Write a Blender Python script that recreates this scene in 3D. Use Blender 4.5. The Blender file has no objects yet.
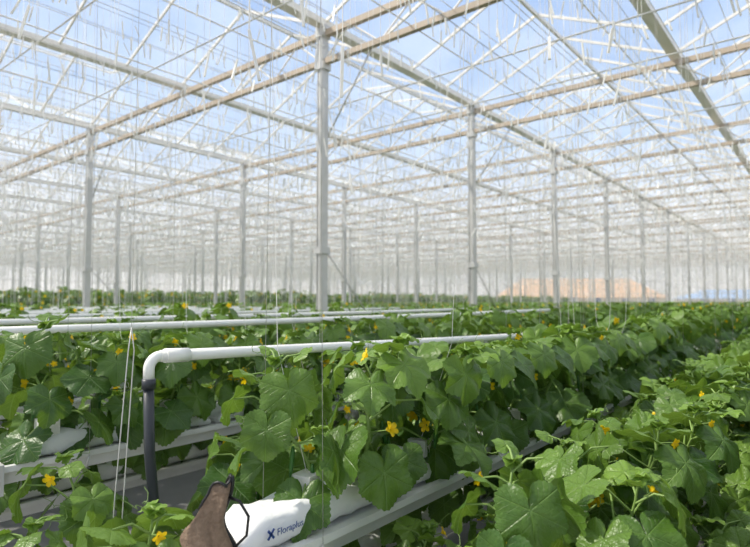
import bpy, math, random
from mathutils import Vector, Matrix
rng = random.Random(7)
scene = bpy.context.scene
scene.view_settings.view_transform = 'Standard'
EYE = 1.75

def W(a, b, z):           # a = across the crop rows (to the left), b = along the rows
    return Vector((-a, b, z))

# ------------------------------------------------------------------ materials
def mat(name, col, rough=.5, metal=0., noise=0., nscale=5., bump=0., col2=None, trans=0.):
    m = bpy.data.materials.new(name); m.use_nodes = True
    nt = m.node_tree; n = nt.nodes; l = nt.links
    p = n['Principled BSDF']
    p.inputs['Base Color'].default_value = (*col, 1)
    p.inputs['Roughness'].default_value = rough
    p.inputs['Metallic'].default_value = metal
    if noise or bump or col2:
        tc = n.new('ShaderNodeTexCoord')
        nz = n.new('ShaderNodeTexNoise'); nz.inputs['Scale'].default_value = nscale
        nz.inputs['Detail'].default_value = 5
        l.new(tc.outputs['Object'], nz.inputs['Vector'])
        c2 = col2 or tuple(c * (1 - noise) for c in col)
        r = n.new('ShaderNodeMix'); r.data_type = 'RGBA'
        r.inputs[6].default_value = (*col, 1); r.inputs[7].default_value = (*c2, 1)
        l.new(nz.outputs[0], r.inputs[0]); l.new(r.outputs[2], p.inputs['Base Color'])
        if bump:
            bp = n.new('ShaderNodeBump'); bp.inputs['Strength'].default_value = bump
            bp.inputs['Distance'].default_value = .01
            l.new(nz.outputs[0], bp.inputs['Height']); l.new(bp.outputs[0], p.inputs['Normal'])
    if trans:
        t = n.new('ShaderNodeBsdfTranslucent'); t.inputs[0].default_value = (*col, 1)
        mx = n.new('ShaderNodeMixShader'); mx.inputs[0].default_value = trans
        l.new(p.outputs[0], mx.inputs[1]); l.new(t.outputs[0], mx.inputs[2])
        l.new(mx.outputs[0], n['Material Output'].inputs[0])
    return m

def glassmat(name, fac, tint=(.97, .97, .97)):
    m = bpy.data.materials.new(name); m.use_nodes = True
    nt = m.node_tree; n = nt.nodes; l = nt.links
    n.remove(n['Principled BSDF'])
    tr = n.new('ShaderNodeBsdfTransparent'); tr.inputs[0].default_value = (.98, .99, 1, 1)
    d = n.new('ShaderNodeBsdfDiffuse'); d.inputs[0].default_value = (*tint, 1)
    t = n.new('ShaderNodeBsdfTranslucent'); t.inputs[0].default_value = (*tint, 1)
    m1 = n.new('ShaderNodeMixShader'); m1.inputs[0].default_value = .7
    l.new(d.outputs[0], m1.inputs[1]); l.new(t.outputs[0], m1.inputs[2])
    tc = n.new('ShaderNodeTexCoord'); nz = n.new('ShaderNodeTexNoise')
    nz.inputs['Scale'].default_value = .8; nz.inputs['Detail'].default_value = 4
    l.new(tc.outputs['Object'], nz.inputs['Vector'])
    mr = n.new('ShaderNodeMapRange'); mr.inputs[1].default_value = .3; mr.inputs[2].default_value = .75
    mr.inputs[3].default_value = fac * .4; mr.inputs[4].default_value = fac * 1.6
    l.new(nz.outputs[0], mr.inputs[0])
    m2 = n.new('ShaderNodeMixShader')
    l.new(mr.outputs[0], m2.inputs[0]); l.new(tr.outputs[0], m2.inputs[1]); l.new(m1.outputs[0], m2.inputs[2])
    l.new(m2.outputs[0], n['Material Output'].inputs[0])
    return m

def leafmat(name, dark, light, rough=.40):
    m = bpy.data.materials.new(name); m.use_nodes = True
    nt = m.node_tree; n = nt.nodes; l = nt.links
    p = n['Principled BSDF']; p.inputs['Roughness'].default_value = rough
    def math_(op, a, b=None, c=None):
        k = n.new('ShaderNodeMath'); k.operation = op
        for i, v in enumerate((a, b, c)):
            if v is None: continue
            if isinstance(v, (int, float)): k.inputs[i].default_value = v
            else: l.new(v, k.inputs[i])
        return k.outputs[0]
    uv = n.new('ShaderNodeUVMap'); uv.uv_map = 'leafpolar'
    s = n.new('ShaderNodeSeparateXYZ'); l.new(uv.outputs[0], s.inputs[0])
    u, r = s.outputs[0], s.outputs[1]
    d = math_('ABSOLUTE', math_('SUBTRACT', math_('FRACT', math_('ADD', u, 6.5)), .5))
    dist = math_('MULTIPLY', d, r)
    v1 = math_('SUBTRACT', 1., math_('SMOOTH_MIN', math_('DIVIDE', dist, .022), 1., .2))
    sec = math_('ABSOLUTE', math_('SUBTRACT', math_('FRACT', math_('MULTIPLY', math_('SUBTRACT', r, math_('MULTIPLY', dist, 1.1)), 6.)), .5))
    v2 = math_('MULTIPLY', math_('MAXIMUM', math_('SUBTRACT', 1., math_('DIVIDE', sec, .07)), 0.), .45)
    vein = math_('MAXIMUM', math_('MAXIMUM', v1, v2), 0.)
    at = n.new('ShaderNodeAttribute'); at.attribute_name = 'tint'
    oi = n.new('ShaderNodeObjectInfo')
    tc = n.new('ShaderNodeTexCoord')
    nz = n.new('ShaderNodeTexNoise'); nz.inputs['Scale'].default_value = 14; nz.inputs['Detail'].default_value = 3
    l.new(tc.outputs['Object'], nz.inputs['Vector'])
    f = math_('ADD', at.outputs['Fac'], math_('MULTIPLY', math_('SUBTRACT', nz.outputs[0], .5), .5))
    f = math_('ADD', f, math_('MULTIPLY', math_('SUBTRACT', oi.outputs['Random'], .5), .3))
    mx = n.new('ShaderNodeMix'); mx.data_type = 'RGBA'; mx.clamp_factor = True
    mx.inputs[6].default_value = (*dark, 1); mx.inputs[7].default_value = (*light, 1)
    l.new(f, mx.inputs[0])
    mv = n.new('ShaderNodeMix'); mv.data_type = 'RGBA'; mv.clamp_factor = True
    mv.inputs[7].default_value = (.26, .42, .12, 1)
    l.new(math_('MULTIPLY', vein, .4), mv.inputs[0]); l.new(mx.outputs[2], mv.inputs[6])
    l.new(mv.outputs[2], p.inputs['Base Color'])
    vo = n.new('ShaderNodeTexVoronoi'); vo.inputs['Scale'].default_value = 95
    l.new(tc.outputs['Object'], vo.inputs['Vector'])
    h = math_('SUBTRACT', math_('MULTIPLY', vo.outputs[0], -.6), math_('MULTIPLY', vein, 1.3))
    bp = n.new('ShaderNodeBump'); bp.inputs['Strength'].default_value = .6; bp.inputs['Distance'].default_value = .004
    l.new(h, bp.inputs['Height']); l.new(bp.outputs[0], p.inputs['Normal'])
    t = n.new('ShaderNodeBsdfTranslucent')
    tm = n.new('ShaderNodeMix'); tm.data_type = 'RGBA'; tm.inputs[0].default_value = .5
    tm.inputs[7].default_value = (.32, .5, .05, 1); l.new(mv.outputs[2], tm.inputs[6])
    l.new(tm.outputs[2], t.inputs[0])
    ms = n.new('ShaderNodeMixShader'); ms.inputs[0].default_value = .25
    l.new(p.outputs[0], ms.inputs[1]); l.new(t.outputs[0], ms.inputs[2])
    l.new(ms.outputs[0], n['Material Output'].inputs[0])
    return m

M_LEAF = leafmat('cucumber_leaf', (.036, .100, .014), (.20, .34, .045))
M_STEM = mat('green_stem', (.26, .40, .10), .5, noise=.3, nscale=30)
M_FLOW = mat('yellow_petal', (1.0, .70, .01), .5, noise=.1, nscale=60, trans=.3)
M_FRUIT = mat('cucumber_skin', (.04, .16, .02), .4, noise=.3, nscale=80, bump=.5)
M_STEEL = mat('galvanised_steel', (.70, .69, .67), .42, .2, noise=.22, nscale=9, bump=.05)
M_TRUSS = mat('brown_truss', (.58, .47, .36), .55, .0, noise=.25, nscale=4)  # brown base colour, mottled at random
M_ALU = mat('white_aluminium', (.93, .89, .83), .4, .0, noise=.1, nscale=3)
M_WHITE = mat('white_plastic', (.98, .97, .95), .35, noise=.03, nscale=12, trans=.4)
M_STRING = mat('white_string', (.97, .96, .94), .6, noise=.03, nscale=40, trans=.3)
M_PIPE = mat('white_pipe_paint', (.95, .94, .90), .3, noise=.07, nscale=14)
M_BAG = mat('grow_bag_film', (.90, .90, .90), .35, noise=.10, nscale=14, bump=.9)
M_GUT = mat('gutter_coating', (.80, .80, .77), .4, noise=.15, nscale=8)
M_HOSE = mat('black_hose', (.045, .05, .06), .4, noise=.3, nscale=20)
M_BLACK = mat('black_plastic', (.015, .015, .017), .4, noise=.2, nscale=20)
M_BLUE = mat('blue_ink', (.02, .06, .25), .5, noise=.1, nscale=20)
M_BURLAP = mat('brown_burlap', (.36, .26, .18), .95, noise=.5, nscale=70, bump=1., col2=(.14, .09, .06))
M_GLASS = glassmat('roof_glass', .17)
M_WGLASS = glassmat('wall_glass', .25)
M_CLOTH = mat('ground_cover', (.22, .22, .21), .8, noise=.35, nscale=3, bump=.3)
M_CONC = mat('concrete', (.40, .39, .37), .85, noise=.3, nscale=6, bump=.3)
M_GRASS = mat('outside_ground', (.50, .46, .36), .9, noise=.4, nscale=.4)
M_BARN = mat('tan_roof', (.80, .50, .30), .8, noise=.15, nscale=2)
M_BARNW = mat('barn_wall', (.85, .70, .55), .8, noise=.1, nscale=2)
M_SHED = mat('blue_shed_panels', (.35, .50, .75), .7, noise=.1, nscale=2)

# ------------------------------------------------------------------ mesh builder
class MB:
    def __init__(s, mats):
        s.v = []; s.f = []; s.m = []; s.mats = mats; s.uv = []; s.tint = []; s.sm = []
        s.cur_t = 0.
    def vert(s, p):
        s.v.append(tuple(p)); s.tint.append(s.cur_t); return len(s.v) - 1
    def face(s, idx, m=0, uv=None, smooth=False):
        s.f.append(tuple(idx)); s.m.append(m); s.sm.append(smooth)
        s.uv.extend(uv if uv else [(0, 0)] * len(idx))
    def beam(s, p, q, w, h, m=0, up=Vector((0, 0, 1))):
        p = Vector(p); q = Vector(q); d = (q - p).normalized()
        side = d.cross(up)
        if side.length < 1e-4: side = d.cross(Vector((0, 1, 0)))
        side.normalize(); u = side.cross(d)
        o = []
        for c in (p, q):
            for sx, sy in ((-1, -1), (1, -1), (1, 1), (-1, 1)):
                o.append(s.vert(c + side * (sx * w / 2) + u * (sy * h / 2)))
        for i in range(4):
            j = (i + 1) % 4
            s.face((o[i], o[j], o[4 + j], o[4 + i]), m)
        s.face((o[3], o[2], o[1], o[0]), m); s.face(o[4:], m)
    def tube(s, pts, rad, n=8, m=0, smooth=True, cap=True):
        pts = [Vector(p) for p in pts]
        rr = rad if isinstance(rad, (list, tuple)) else [rad] * len(pts)
        rings = []; side = None
        for i, p in enumerate(pts):
            d = (pts[min(i + 1, len(pts) - 1)] - pts[max(i - 1, 0)]).normalized()
            if side is None:
                side = d.cross(Vector((0, 0, 1)))
                if side.length < .05: side = d.cross(Vector((0, 1, 0)))
            side = (side - d * side.dot(d)).normalized()
            u = side.cross(d)
            rings.append([s.vert(p + (side * math.cos(k * 2 * math.pi / n) + u * math.sin(k * 2 * math.pi / n)) * rr[i]) for k in range(n)])
        for i in range(len(rings) - 1):
            for k in range(n):
                j = (k + 1) % n
                s.face((rings[i][k], rings[i][j], rings[i + 1][j], rings[i + 1][k]), m, smooth=smooth)
        if cap and n > 2:
            s.face(rings[0][::-1], m); s.face(rings[-1], m)
    def grid(s, rows, m=0, smooth=True, close=False):
        ids = [[s.vert(p) for p in r] for r in rows]
        for i in range(len(ids) - 1):
            n = len(ids[i]); rg = n if close else n - 1
            for k in range(rg):
                j = (k + 1) % n
                s.face((ids[i][k], ids[i][j], ids[i + 1][j], ids[i + 1][k]), m, smooth=smooth)
        return ids
    def quad(s, a, b, c, d, m=0):
        s.face([s.vert(x) for x in (a, b, c, d)], m)
    def mesh(s, name):
        me = bpy.data.meshes.new(name)
        me.from_pydata(s.v, [], s.f)
        for mm in s.mats: me.materials.append(mm)
        me.polygons.foreach_set('material_index', s.m)
        me.polygons.foreach_set('use_smooth', s.sm)
        ul = me.uv_layers.new(name='leafpolar')
        flat = [c for t in s.uv for c in t]
        ul.data.foreach_set('uv', flat)
        at = me.attributes.new('tint', 'FLOAT', 'POINT')
        at.data.foreach_set('value', s.tint)
        me.update()
        return me
    def obj(s, name, loc=(0, 0, 0), parent=None):
        return place(s.mesh(name), name, loc, parent)

def place(me, name, loc=(0, 0, 0), parent=None, rot=0, scale=1):
    o = bpy.data.objects.new(name, me)
    scene.collection.objects.link(o)
    o.location = loc; o.rotation_euler = (0, 0, rot); o.scale = (scale,) * 3
    if parent: o.parent = parent
    return o

# ------------------------------------------------------------------ leaf / plant
LOBES = [(0, 1.0), (14, .93), (30, .82), (46, .87), (60, .95), (76, .85), (92, .77), (106, .81), (120, .87), (136, .82), (150, .76), (166, .60), (176, .34)]
def lobe(t):
    t = abs(t)
    for i in range(len(LOBES) - 1):
        a, ra = LOBES[i]; b, rb = LOBES[i + 1]
        if t <= b: return ra + (rb - ra) * (t - a) / (b - a)
    return .34

def leaf(mb, M, R, na, nr, r, tint, m=0):
    mb.cur_t = tint
    ph = r.uniform(0, 6); droop = r.uniform(.15, .6); fold = r.uniform(-.05, .45); rip = r.uniform(.03, .10)
    rows = []
    c = mb.vert(M @ Vector((0, 0, 0)))
    for j in range(1, nr + 1):
        f = (j / nr) ** .85
        row = []
        for i in range(na + 1):
            t = -176 + 352 * i / na
            rad = lobe(t)
            if na >= 60 and j == nr: rad *= 1 + (.028 if i % 2 else -.022)
            q = rad * f; a = math.radians(t)
            x = q * math.sin(a); y = q * math.cos(a)
            d = abs(((t / 60 + 6.5) % 1) - .5) * 2
            z = .10 * q * d ** .8 - droop * (y * abs(y) if y > 0 else .35 * y * y) - fold * x * x + rip * f ** 3 * math.sin(a * 6 + ph) + .03 * math.sin(x * 9 + ph) * f
            row.append((mb.vert(M @ (Vector((x, y, z)) * R)), (t / 60., q)))
        rows.append(row)
    for i in range(na):
        mb.face((c, rows[0][i + 1][0], rows[0][i][0]), m, [(rows[0][i][1][0], 0), rows[0][i + 1][1], rows[0][i][1]], True)
        for j in range(nr - 1):
            A, B, C, D = rows[j][i], rows[j][i + 1], rows[j + 1][i + 1], rows[j + 1][i]
            mb.face((A[0], B[0], C[0], D[0]), m, [A[1], B[1], C[1], D[1]], True)
    mb.cur_t = 0

def basis(o, ydir, roll):
    y = ydir.normalized()
    x = y.cross(Vector((0, 0, 1)))
    if x.length < .01: x = Vector((1, 0, 0))
    x.normalize(); z = x.cross(y)
    M = Matrix((x, y, z)).transposed()
    M = M @ Matrix.Rotation(roll, 3, 'Y')
    M = M.to_4x4(); M.translation = o
    return M

def flower(mb, o, d, size, m=2):
    M = basis(o, d, 0)
    for k in range(5):
        a = k * 2 * math.pi / 5
        rd = Vector((math.cos(a), 0, math.sin(a))); tg = Vector((-math.sin(a), 0, math.cos(a)))
        rows = []
        for (t, w, out) in ((0, .12, .08), (.35, .3, .35), (.6, .42, .7), (.65, .30, 1.0), (.55, .04, 1.2)):
            rows.append([M @ ((rd * out + tg * (w * s) + Vector((0, t + (.06 if s == 0 else 0), 0))) * size) for s in (-1, 0, 1)])
        mb.grid(rows, m)

def plant(seed, lod, H=.40, lean=.0, n=12):
    r = random.Random(seed)
    mb = MB([M_LEAF, M_STEM, M_FLOW, M_FRUIT, M_WHITE])
    na, nr = {0: (72, 6), 1: (26, 3), 2: (12, 2)}[lod]
    sn = {0: 7, 1: 5, 2: 3}[lod]
    K = 10
    ax = r.uniform(-.04, .04); ay = r.uniform(-.04, .04)
    pts = [Vector((lean * (i / K) + ax * math.sin(i * .7), ay * math.sin(i * .6 + 1), H * i / K)) for i in range(K + 1)]
    mb.tube(pts, [.0068 - .003 * i / K for i in range(K + 1)], sn, 1)
    if lod < 2:
        mb.beam((0, 0, -.005), (0, 0, .055), .075, .075, 4)
    az = r.uniform(0, 6.28)
    for i in range(n):
        t = .05 + .95 * i / (n - 1)
        k = t * K; i0 = min(int(k), K - 1); p = pts[i0].lerp(pts[i0 + 1], k - i0)
        az += 2.4 + r.uniform(-.5, .5)
        prof = 1 if t < .6 else max(0, 1 - ((t - .6) / .42)) ** .8
        R = (.038 + .082 * prof) * r.uniform(.78, 1.2)
        out = Vector((math.cos(az), math.sin(az), 0))
        pl = (.035 + .125 * prof) * r.uniform(.75, 1.3)
        up = r.uniform(-.75, .3) if t < .38 else r.uniform(.1, .6)
        if t < .38: pl = max(pl, .13)
        e = p + out * pl + Vector((0, 0, pl * up))
        mid = p + out * pl * .5 + Vector((0, 0, pl * (up * .6 + .15)))
        mb.tube([p, mid, e], [.0042, .0036, .003], sn if lod < 2 else 3, 1, cap=False)
        dr = r.uniform(.4, 1.3) if t < .85 else r.uniform(-.7, .3)
        yd = out * math.cos(dr) - Vector((0, 0, 1)) * math.sin(dr)
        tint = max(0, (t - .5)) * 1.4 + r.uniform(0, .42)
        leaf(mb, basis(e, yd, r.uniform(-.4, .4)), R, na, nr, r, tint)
        if .15 < t < .95 and r.random() < (.28 if lod < 2 else .2):
            o2 = Vector((math.cos(az + 1.3), math.sin(az + 1.3), .25))
            fp = p + o2 * r.uniform(.05, .13)
            mb.tube([p, fp], .0022, 4, 1, cap=False)
            flower(mb, fp, o2 + Vector((0, 0, r.uniform(-.6, .4))), r.uniform(.018, .025) * (1.2 if lod == 2 else 1))
        if lod == 0 and r.random() < .35:
            tp = []; ph = r.uniform(0, 6); o3 = Vector((math.cos(az + 2), math.sin(az + 2), .5))
            for q in range(14):
                u = q / 13; w = .014 * u
                tp.append(p + o3 * .11 * u + Vector((math.cos(ph + u * 14), math.sin(ph + u * 14), math.sin(u * 14)) ) * w)
            mb.tube(tp, .0011, 4, 1, cap=False)
        if lod == 0 and i in (2, 4) and r.random() < .5:
            o2 = Vector((math.cos(az - 1.2), math.sin(az - 1.2), 0)); c0 = p + o2 * .03
            mb.tube([c0, c0 + Vector((0, 0, -.02)), c0 + o2 * .01 + Vector((0, 0, -.06)), c0 + o2 * .02 + Vector((0, 0, -.10))], [.004, .008, .009, .004], 8, 3)
    for k in range(3):
        a = az + k * 2.1
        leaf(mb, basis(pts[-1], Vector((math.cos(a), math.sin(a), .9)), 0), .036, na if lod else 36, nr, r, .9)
    return mb.mesh('cucumber_plant')

# ------------------------------------------------------------------ structure dims
A0, PW, SB, B0 = 5.9, 7.8, 4.5, 5.95
GZ = EYE + 4.15      # roof gutter height
TOPC, LOWC = EYE + 4.03, EYE + 3.60
AMIN, AMAX = A0 - 2 * PW, A0 + 8 * PW
BMIN, BMAX = B0 - 4 * SB, B0 + 14 * SB

mb = MB([M_CLOTH, M_CONC])
mb.quad(W(AMAX, .55, 0), W(AMIN, .55, 0), W(AMIN, BMAX, 0), W(AMAX, BMAX, 0), 0)
mb.quad(W(AMAX, BMIN, 0), W(AMIN, BMIN, 0), W(AMIN, .55, 0), W(AMAX, .55, 0), 1)
mb.obj('floor')
mb = MB([M_GRASS]); G = 700
mb.quad((-G, -G, -.06), (G, -G, -.06), (G, G, -.06), (-G, G, -.06))
mb.obj('outside_ground')

# posts
mb = MB([M_STEEL, M_CONC])
PH = TOPC + .06
mb.beam((0, 0, .12), (0, 0, PH), .055, .125, 0)
mb.beam((.045, 0, .12), (.045, 0, PH), .012, .14, 0)
mb.beam((-.045, 0, .12), (-.045, 0, PH), .012, .14, 0)
mb.beam((0, 0, 0), (0, 0, .25), .28, .28, 1)
mb.beam((0, 0, .25), (0, 0, .265), .22, .22, 0)
for zz in (2.45, LOWC - .12, TOPC - .05):
    mb.beam((0, 0, zz), (0, 0, zz + .10), .17, .18, 0)
mb.beam((0, 0, PH), (0, 0, GZ), .20, .12, 0)
pm = mb.mesh('support_post')
for m_ in range(-1, 8):
    for n_ in range(-3, 14):
        a, b = A0 + PW * m_, B0 + SB * n_
        place(pm, 'support_post', W(a, b, 0))

# trusses (run across rows)
mb = MB([M_TRUSS, M_ALU])
mb.beam(W(AMIN + .1, 0, TOPC), W(AMAX - .1, 0, TOPC), .08, .09, 0)
mb.beam(W(AMIN + .1, 0, LOWC), W(AMAX - .1, 0, LOWC), .08, .08, 0)
k = 0; a = AMIN; st = PW / 14
while a < AMAX - .01:
    z1, z2 = (LOWC, TOPC) if k % 2 == 0 else (TOPC, LOWC)
    mb.tube([W(a, 0, z1), W(a + st, 0, z2)], .014, 5, 1, cap=False)
    a += st; k += 1
tm = mb.mesh('roof_truss')
for n_ in range(-3, 14):
    place(tm, 'roof_truss', (0, B0 + SB * n_, 0))

# roof gutters + glazing bays
GW = PW / 2
mb = MB([M_ALU])
mb.beam((0, BMIN, GZ), (0, BMAX, GZ), .13, .02)
mb.beam((.075, BMIN, GZ + .04), (.075, BMAX, GZ + .04), .015, .10)
mb.beam((-.075, BMIN, GZ + .04), (-.075, BMAX, GZ + .04), .015, .10)
gm = mb.mesh('roof_gutter')
na_ = int(round((AMAX - AMIN) / GW))
for i in range(na_ + 1):
    place(gm, 'roof_gutter', W(AMIN + i * GW, 0, 0))
RH = .85
mb = MB([M_ALU, M_GLASS])
rz = GZ + .06 + RH
mb.beam(W(GW / 2, BMIN, rz), W(GW / 2, BMAX, rz), .05, .07)
nb = int(round((BMAX - BMIN) / (SB / 4)))
for i in range(nb + 1):
    b = BMIN + i * SB / 4
    mb.beam(W(.06, b, GZ + .07), W(GW / 2, b, rz), .03, .045)
    mb.beam(W(GW - .06, b, GZ + .07), W(GW / 2, b, rz), .03, .045)
    if i < nb:
        b2 = b + SB / 4
        for (x0, x1) in ((.06, GW / 2), (GW - .06, GW / 2)):
            mb.quad(W(x0, b, GZ + .10), W(x0, b2, GZ + .10), W(x1, b2, rz + .03), W(x1, b, rz + .03), 1)
bm_ = mb.mesh('roof_glazing')
for i in range(na_):
    place(bm_, 'roof_glazing', W(AMIN + i * GW, 0, 0))

# roof vents
mb = MB([M_ALU, M_GLASS])
L = SB / 2; D = 1.0
s_ = Vector((-.95, 0, .12)).normalized()
p0 = Vector((0, 0, 0)); p1 = Vector((0, L, 0)); p2 = p1 + s_ * D; p3 = s_ * D
for a_, b_ in ((p0, p1), (p1, p2), (p2, p3), (p3, p0), ((p0 + p1) / 2, (p2 + p3) / 2)):
    mb.beam(a_, b_, .04, .035)
mb.quad(p0, p1, p2, p3, 1)
mb.tube([(p2 + p3) / 2, Vector((-.55, L / 2, -.42))], .012, 5)
vm = mb.mesh('roof_vent')
for i in range(na_):
    for j in range(1, 17, 2):
        place(vm, 'roof_vent', W(AMIN + (i + .5) * GW, BMIN + (j + (i % 2) * .5) * SB, rz + .05))

# walls
def wall(name, p, q):
    p = Vector(p); q = Vector(q); d = (q - p); L = d.length; d.normalize()
    mb = MB([M_ALU, M_WGLASS, M_CONC])
    mb.beam(p + Vector((0, 0, .2)), q + Vector((0, 0, .2)), .15, .4, 2)
    for z in (.42, 1.5, 2.6, 4.0, GZ):
        mb.beam(p + Vector((0, 0, z)), q + Vector((0, 0, z)), .06, .06)
    n = int(L / 1.3)
    for i in range(n + 1):
        c = p + d * (L * i / n)
        mb.beam(c + Vector((0, 0, .4)), c + Vector((0, 0, GZ)), .05, .08)
        if i < n:
            e = p + d * (L * (i + 1) / n)
            mb.quad(c + Vector((0, 0, .4)), e + Vector((0, 0, .4)), e + Vector((0, 0, GZ)), c + Vector((0, 0, GZ)), 1)
    mb.obj(name)
wall('wall_far', W(AMAX, BMAX, 0), W(AMIN, BMAX, 0))
wall('wall_left', W(AMAX, BMIN, 0), W(AMAX, BMAX, 0))
wall('wall_right', W(AMIN, BMIN, 0), W(AMIN, BMAX, 0))
wall('wall_back', W(AMAX, BMIN, 0), W(AMIN, BMIN, 0))

# overhead screen wires
mb = MB([M_STRING, M_ALU, M_STEEL])
a = AMIN + .3
i = 0
while a < AMAX - .2:
    if i % 3 == 0: mb.tube([W(a, BMIN + .1, LOWC + .05), W(a, BMAX - .1, LOWC + .05)], .012, 4, 1)
    else: mb.tube([W(a, BMIN + .1, LOWC + .05), W(a, BMAX - .1, LOWC + .05)], .006, 3, 0)
    a += .65; i += 1
for n_ in range(-3, 14):
    for q in (.33, .66):
        b = B0 + SB * (n_ + q)
        mb.tube([W(AMIN + .1, b, LOWC - .02), W(AMAX - .1, b, LOWC - .02)], .014, 4, 1)
mb.obj('overhead_screen_wires')
mb = MB([M_STEEL])
for m_ in range(0, 7):
    for n_ in range(0, 12):
        a, b = A0 + PW * m_, B0 + SB * n_
        if (m_ + n_) % 3 == 1 or (m_, n_) == (0, 0):
            mb.tube([W(a, b + .08, 4.2), W(a - .9, b + .08, LOWC)], .014, 5)
            mb.tube([W(a, b + .08, 2.5), W(a + .0, b + 1.2, 1.4)], .012, 5)
mb.obj('diagonal_braces')

# ------------------------------------------------------------------ crop rows
ROW0, ROWS = -.2, 1.55
RB0, RB1 = .88, BMAX - 3
GT = 1.04
rows = [(ROW0 + ROWS * i, GT) for i in range(-5, 38)]
for i in range(-5, 38):
    a = ROW0 + ROWS * (i + .5)
    rows.append((a, GT - (.20 if i == 0 else .42)))
rows += [(.25, GT - .45), (.965, GT - .50), (1.74, GT - .46)]
L = RB1 - RB0
def gutter_mesh(gt, L):
    mb = MB([M_GUT, M_STEEL])
    prof = [(-.13, .0), (-.13, -.025), (-.105, -.025), (-.085, -.085), (.085, -.085), (.105, -.025), (.13, -.025), (.13, 0), (.10, 0), (.08, -.012), (-.08, -.012), (-.10, 0)]
    mb.grid([[Vector((x, b, z)) for x, z in prof] for b in (0, L)], 0, smooth=False, close=True)
    mb.face([mb.vert((x, 0, z)) for x, z in prof], 1)
    mb.beam((-.15, -.03, -.05), (.15, -.03, -.05), .05, .13, 1)
    b = .35 if gt > 1 else 4.9
    while b < L:
        mb.tube([(-.14, b, -.02), (-.10, b, -.11), (.10, b, -.11), (.14, b, -.02)], .005, 4, 1)
        for sx in (-.14, .14):
            mb.tube([(sx, b, -.02), (sx * .6, b, LOWC - gt)], .0012, 3, 1)
        b += SB / 2
    return mb.mesh('hanging_growing_gutter')
def start(a):   # where each gutter begins along b
    return .50 if abs(a - 1.74) < .01 else RB0
gms = {}
for a, gt in rows:
    if gt not in gms: gms[gt] = gutter_mesh(gt, L)
    place(gms[gt], 'hanging_growing_gutter', W(a, start(a), gt))

def bag(mb, x, y, L, r, h=.10, w=.17, z0=0.):
    rows_ = []
    N = max(4, int(L / .05)); ph = r.uniform(0, 6)
    for i in range(N + 1):
        t = i / N; e = min(1, .35 + min(t, 1 - t) * 9)
        hh = h * e * (1 + .06 * math.sin(i * 1.7 + ph)); ww = w * (.9 + .1 * e) * (1 + .03 * math.sin(i * 2.3 + ph))
        ring = []
        for k in range(14):
            an = 2 * math.pi * k / 14
            cx = math.copysign(abs(math.cos(an)) ** .45, math.cos(an)); sz = math.copysign(abs(math.sin(an)) ** .5, math.sin(an))
            ring.append(Vector((x + cx * ww / 2 + .004 * math.sin(i * 3 + k), y + t * L, z0 + hh / 2 + sz * hh / 2 + .004 * math.sin(i * 2.1 + k * 1.9))))
        rows_.append(ring)
    ids = mb.grid(rows_, 0, close=True)
    mb.face(ids[0][::-1], 0); mb.face(ids[-1], 0)
    for yy in (y + .01, y + L - .01):
        mb.beam((x - w * .45, yy, z0 + h * .25), (x + w * .45, yy, z0 + h * .25), .03, .006)
for ri, (a, gt) in enumerate(rows):
    mb = MB([M_BAG]); y = .08
    r = random.Random(ri)
    while y < L - 1.1:
        bag(mb, 0, y, .98, r); y += 1.03
    mb.obj('grow_bags', W(a, start(a), gt - .004))

logo = bpy.data.objects.new('printed_logo', None); scene.collection.objects.link(logo)
fx = -(1.35 - .098)
mb = MB([M_BLUE])
for sg in (1, -1):
    mb.beam((0, -.011, -.013 * sg), (0, .011, .013 * sg), .002, .007, 0, up=Vector((0, 0, 1)))
o = mb.obj('mark', (fx, 1.065, 1.093), parent=logo)
cu = bpy.data.curves.new('logo_text', 'FONT'); cu.body = 'Floraplus'; cu.size = .028; cu.extrude = .0006
cu.materials.append(M_BLUE)
to = bpy.data.objects.new('lettering', cu); scene.collection.objects.link(to)
to.location = (fx + .001, 1.086, 1.083); to.rotation_euler = (math.pi / 2, 0, math.pi / 2); to.parent = logo

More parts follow.
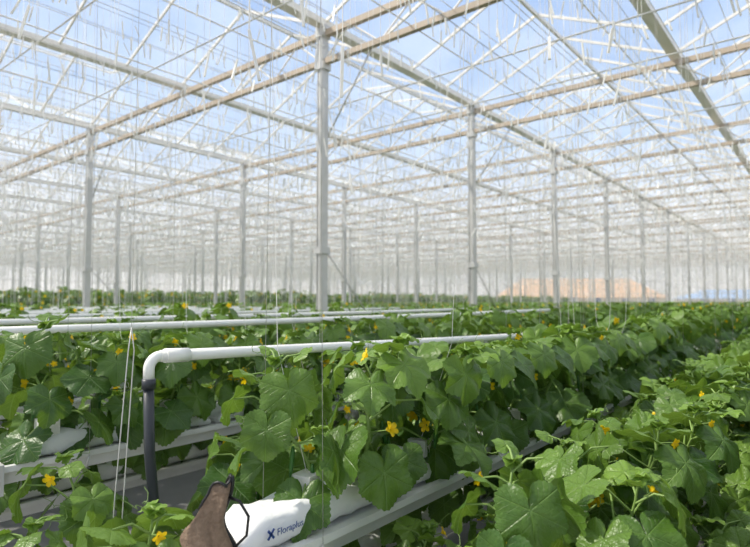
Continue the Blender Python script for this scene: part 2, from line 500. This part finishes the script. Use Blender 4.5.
# plants
hero = [plant(100 + i, 0, H=.37 + .03 * (i % 4), lean=(.17 if i % 2 else -.17), n=14) for i in range(10)]
midm = [plant(200 + i, 1, H=.42 + .04 * (i % 3), lean=(.17 if i % 2 else -.17), n=13) for i in range(6)]
farm = [plant(300 + i, 2, H=.47, lean=(.17 if i % 2 else -.17), n=11) for i in range(4)]
pts_mid = [[] for _ in midm]; pts_far = [[] for _ in farm]
cnt = 0
strings = []
for ri, (a, gt) in enumerate(rows):
    b = RB0 + .20
    if abs(a - 1.35) < .01: b = 1.27
    if a < 1: b = 1.40
    if abs(a - .965) < .01: b = 1.22
    if abs(a - 1.74) < .01: b = .62
    if abs(a - 2.125) < .01: b = .94
    i = 0
    high = gt > 1
    if not high and a > 26: continue
    while b < RB1:
        if (abs(a - 2.125) < .01 and 1.0 < b < 1.5) or (abs(a - 1.74) < .01 and .88 < b < 1.5):
            b += .21; i += 1; continue
        if (abs(a - .965) < .01 or abs(a - 1.74) < .01) and b > 6: break
        x, y = -a + rng.uniform(-.03, .03), b + rng.uniform(-.04, .04)
        Z = .634 * a + .773 * b; X = -.773 * a + .634 * b
        base = Vector((x, y, gt + .097))
        rot = rng.uniform(-.4, .4); sc = rng.choice((.9, .95, 1., 1.05, 1.15))
        if not high: sc = min(sc, 1.0)
        if a < 1 and b < 3: sc *= .88
        vis = Z > -.5 and abs(X) < Z * .8 + 1.5
        near = Z < 4.8 and vis and a > -.5
        side = 1 if i % 2 else -1
        if near:
            k = rng.randrange(5) * 2 + (i % 2)
            place(hero[k], 'cucumber_plant', base, rot=rot, scale=sc)
            cnt += 1
        elif Z < 13 and vis:
            pts_mid[rng.randrange(3) * 2 + (i % 2)].append((base, rot, sc))
        elif vis or Z < 10:
            if a > 24: sc *= rng.uniform(1.7, 2.3)
            pts_far[rng.randrange(2) * 2 + (i % 2)].append((base, rot + rng.uniform(0, 6) * (Z > 20), sc))
        if vis and high:
            strings.append((base + Vector((0, 0, .05)), side, Z))
        i += 1
        b += .21 if Z < 6 else .28
def gn(name, pts, src):
    me = bpy.data.meshes.new(name + '_points'); me.from_pydata([p[0] for p in pts], [], [])
    a1 = me.attributes.new('rz', 'FLOAT_VECTOR', 'POINT'); a1.data.foreach_set('vector', [c for p in pts for c in (0, 0, p[1])])
    a2 = me.attributes.new('sc', 'FLOAT', 'POINT'); a2.data.foreach_set('value', [p[2] for p in pts])
    o = bpy.data.objects.new(name, me); scene.collection.objects.link(o)
    ng = bpy.data.node_groups.new(name, 'GeometryNodeTree')
    ng.interface.new_socket('Geometry', in_out='INPUT', socket_type='NodeSocketGeometry')
    ng.interface.new_socket('Geometry', in_out='OUTPUT', socket_type='NodeSocketGeometry')
    n = ng.nodes; l = ng.links
    gi = n.new('NodeGroupInput'); go = n.new('NodeGroupOutput')
    oi = n.new('GeometryNodeObjectInfo'); oi.inputs['Object'].default_value = src; oi.inputs['As Instance'].default_value = True
    ip = n.new('GeometryNodeInstanceOnPoints')
    r_ = n.new('GeometryNodeInputNamedAttribute'); r_.data_type = 'FLOAT_VECTOR'; r_.inputs['Name'].default_value = 'rz'
    s_ = n.new('GeometryNodeInputNamedAttribute'); s_.data_type = 'FLOAT'; s_.inputs['Name'].default_value = 'sc'
    l.new(gi.outputs[0], ip.inputs['Points']); l.new(oi.outputs['Geometry'], ip.inputs['Instance'])
    l.new(r_.outputs['Attribute'], ip.inputs['Rotation']); l.new(s_.outputs['Attribute'], ip.inputs['Scale'])
    l.new(ip.outputs[0], go.inputs[0])
    md = o.modifiers.new('instances', 'NODES'); md.node_group = ng
for lst, meshes in ((pts_mid, midm), (pts_far, farm)):
    for k, pts in enumerate(lst):
        p = pts.pop(0)
        src = place(meshes[k], 'cucumber_plant', p[0], rot=p[1], scale=p[2])
        gn('cucumber_crop', pts, src)
print('hero plants', cnt, 'mid', sum(map(len, pts_mid)), 'far', sum(map(len, pts_far)))

# crop wires, hooks with wound string, plant strings
mb = MB([M_STRING, M_STEEL, M_WHITE])
r = random.Random(5)
for a, gt in rows:
    if a < -5 or gt < 1: continue
    for s, WZ_ in ((-.32, 4.85), (.32, 4.85), (.775, 5.30)):
        mb.tube([W(a + s, RB0, WZ_), W(a + s, RB1, WZ_)], .0035, 3, 1)
        b = RB0 + r.uniform(0, .3)
        while b < RB1:
            Z = .634 * a + .773 * b
            z = WZ_ - r.choice((0, 0, .05, .1, .25, .45, .8, 1.3, 1.9)) * r.uniform(.6, 1.1)
            tx = r.uniform(-.05, .05); ty = r.uniform(-.05, .05); h = r.uniform(.11, .22)
            wd = .014 if Z < 9 else .021
            p = W(a + s, b, z)
            if z < WZ_ - .03: mb.tube([W(a + s, b, WZ_), p], .0025, 3, 0, cap=False)
            mb.beam(p, p + Vector((tx, ty, -h)), wd, wd * .8, 2)
            b += r.uniform(.08, .24) if Z < 22 else r.uniform(.14, .40)
mb.obj('crop_wires_and_string_hooks')
WZ = 4.85
mb = MB([M_STRING])
for p, s, Z in strings:
    if r.random() < (.3 if Z < 10 else .6):
        mb.tube([p, p + Vector((s * .15, 0, .4)), Vector((p.x + s * .32, p.y + r.uniform(-.05, .05), WZ))], .0015 if Z < 10 else .003, 3, 0, cap=False)
mb.obj('plant_strings')

# ------------------------------------------------------------------ white heating pipes
def pipe(name, a, hero_=False):
    mb = MB([M_PIPE, M_HOSE, M_STEEL])
    b0 = 1.26 if hero_ else .72
    z0 = EYE - .23; z1 = EYE - .34; bE = 6.6 if hero_ else 9
    if not hero_: z0 = EYE - .17; z1 = EYE - .15
    rr = .025
    pts = [W(a, b0, z0)] + [W(a, b0 + (bE - b0) * t, z0 + (z1 - z0) * t - .01 * math.sin(math.pi * t)) for t in [k / 10 for k in range(1, 11)]]
    mb.tube(pts, rr, 14, 0)
    mb.tube([W(a, b0 + .02, z0), W(a, b0 + .13, z0 - .004)], rr * 1.22, 14, 0)
    el = [W(a, b0 + .03, z0)]
    for k in range(8):
        t = k / 7 * math.pi / 2
        el.append(W(a, b0 - .05 * math.sin(t), z0 - .05 * (1 - math.cos(t))))
    el.append(W(a, b0 - .05, z0 - .10))
    mb.tube(el, rr * .9, 14, 0)
    mb.tube([W(a, b0 - .05, z0 - .09), W(a, b0 - .05, z0 - .13)], rr * 1.1, 14, 1)
    mb.tube([W(a, b0 - .05, z0 - .12), W(a - .01, b0 - .045, z0 - .4), W(a - .06, b0 - .03, z0 - .75), W(a - .12, b0 - .02, z0 - 1.15), W(a - .13, b0, .05), W(a - .13, b0 + .2, .03)], rr * .85, 12, 1)
    for b in (2.2, 4.45, 6.4):
        mb.tube([W(a, b, z0 - .05), W(a, b, LOWC)], .0015, 4, 2)
    mb.obj(name)
pa = ROW0 + 1.5 * ROWS + .07
pipe('heating_pipe', pa, True)
for i in range(2, 10):
    pipe('heating_pipe', ROW0 + (i + .5) * ROWS)

mb = MB([M_STRING])
for k in range(5):
    pts = []
    for q in range(17):
        t = q / 16 * 2 * math.pi
        pts.append(W(pa - .03 + .004 * k, 5.9 + .07 * math.sin(t) + .01 * k, EYE - .38 - .07 * math.cos(t) - .01 * k))
    mb.tube(pts, .003, 4)
mb.tube([W(pa, 5.9, EYE - .35), W(pa, 5.9, WZ)], .003, 4)
mb.obj('string_bundle')

mb = MB([M_STEEL])
for dx in (0, .03):
    mb.tube([W(1.90, .90 + dx, .3), W(1.87, .92 + dx, 1.1), W(1.86 + dx * .6, .95 + dx, 1.58), W(1.86, .96, 1.66)], .0020, 5)
mb.tube([W(1.86, .96, 1.66), W(1.86, .97, LOWC)], .0009, 4)
mb.obj('hanging_cord')

# ------------------------------------------------------------------ burlap sack at gutter end
mb = MB([M_BURLAP, M_BLACK])
rows_ = []
N = 32
for j in range(17):
    t = j / 16
    wx = .064 - .026 * t; wy = .040 - .014 * t
    ring = []
    for k in range(N):
        an = 2 * math.pi * k / N
        cx = math.copysign(abs(math.cos(an)) ** .7, math.cos(an)); sy = math.copysign(abs(math.sin(an)) ** .7, math.sin(an))
        f = 1 + .12 * math.sin(3 * an + 4 * t) + .12 * math.sin(5 * an + 7 * t) * (.4 + t) + .07 * math.sin(9 * an + 3 * t)
        ring.append(Vector((wx * f * cx + .030 * t * t + .008 * math.sin(t * 9), wy * f * sy, .185 * t + (.045 * math.cos(an + .4) + .018 * math.sin(3 * an)) * t ** 2)))
    rows_.append(ring)
for q in (.82, .6, .35):
    c = sum(rows_[16], Vector()) / N
    rows_.append([c + (p - c) * q + Vector((0, 0, -.08 * (1 - q))) for p in rows_[16]])
ids = mb.grid(rows_, 0, close=True)
mb.face(ids[0][::-1], 0); mb.face(ids[-1], 0)
mb.tube([rows_[j][1] + Vector((.004, 0, 0)) for j in range(17)], .006, 6, 1)
mb.tube([rows_[16][k] for k in range(N)] + [rows_[16][0]], .004, 6, 1)
hp = rows_[13][0]
mb.tube([hp, hp + Vector((.03, 0, -.01)), hp + Vector((.055, 0, -.05)), hp + Vector((.05, 0, -.10)), hp + Vector((.02, 0, -.13))], .004, 6, 1)
o = mb.obj('burlap_sack', W(1.335, .90, 1.045)); o.rotation_euler = (0, 0, .65)

# ------------------------------------------------------------------ outside buildings
def barn(name, a, b, Lx, Wd, h, rh, mr, rot):
    mb = MB([mr, M_BARNW, M_BLUE])
    x0, x1 = -Lx / 2, Lx / 2; y0, y1 = -Wd / 2, Wd / 2
    mb.quad((x0, y0, 0), (x1, y0, 0), (x1, y0, h), (x0, y0, h), 1)
    mb.quad((x0, y1, 0), (x1, y1, 0), (x1, y1, h), (x0, y1, h), 1)
    i = Lx * .14
    for x, s in ((x0, 1), (x1, -1)):
        mb.quad((x, y0, 0), (x, y1, 0), (x, y1, h), (x, y0, h), 1)
        mb.face([mb.vert(p) for p in ((x - .4 * s, y0 - .4, h), (x - .4 * s, y1 + .4, h), (x + i * s, 0, h + rh))], 0)
    for s in (-1, 1):
        mb.quad((x0 - .4, s * (Wd / 2 + .4), h), (x1 + .4, s * (Wd / 2 + .4), h), (x1 - i, 0, h + rh), (x0 + i, 0, h + rh), 0)
    for k in range(6):
        x = x0 + Lx * (k + .5) / 6
        mb.beam((x, y0 - .03, 1.3), (x, y0 - .03, 2.3), .9, .05, 2)
    o = mb.obj(name, W(a, b, -.05)); o.rotation_euler = (0, 0, rot)
barn('barn', 36, 100, 26, 12, 2.4, 3.4, M_BARN, math.radians(35))
barn('storage_shed', 10, 120, 26, 10, 2.2, 1.6, M_SHED, math.radians(25))

# ------------------------------------------------------------------ light & world
w = bpy.data.worlds.new('World'); scene.world = w; w.use_nodes = True
n = w.node_tree.nodes; l = w.node_tree.links
bg = n['Background']
tc = n.new('ShaderNodeTexCoord'); sp = n.new('ShaderNodeSeparateXYZ'); l.new(tc.outputs['Generated'], sp.inputs[0])
cr = n.new('ShaderNodeValToRGB'); l.new(sp.outputs[2], cr.inputs[0])
e = cr.color_ramp.elements
e[0].position = 0; e[0].color = (.98, .94, .90, 1)
e[1].position = .10; e[1].color = (.86, .88, .92, 1)
x = e.new(.26); x.color = (.48, .64, .89, 1)
x = e.new(.5); x.color = (.34, .51, .84, 1)
x = e.new(.75); x.color = (.72, .77, .85, 1)
l.new(cr.outputs[0], bg.inputs[0]); bg.inputs[1].default_value = 1.12
sun = bpy.data.lights.new('sun', 'SUN'); sun.energy = 5.6; sun.angle = .03; sun.color = (1, .93, .81)
so = bpy.data.objects.new('sun', sun); scene.collection.objects.link(so)
d = Vector((.62, .45, -.85))
so.rotation_euler = d.to_track_quat('-Z', 'Y').to_euler()
so.location = (-20, -20, 40)

cam = bpy.data.cameras.new('camera'); co = bpy.data.objects.new('camera', cam); scene.collection.objects.link(co)
cam.sensor_width = 36; cam.lens = 26.98; cam.clip_start = .02; cam.clip_end = 2000
co.location = (0, 0, EYE); co.rotation_euler = (math.radians(92.8), 0, math.radians(39.36))
cam.dof.use_dof = True; cam.dof.focus_distance = 2.0; cam.dof.aperture_fstop = 2.8
scene.camera = co
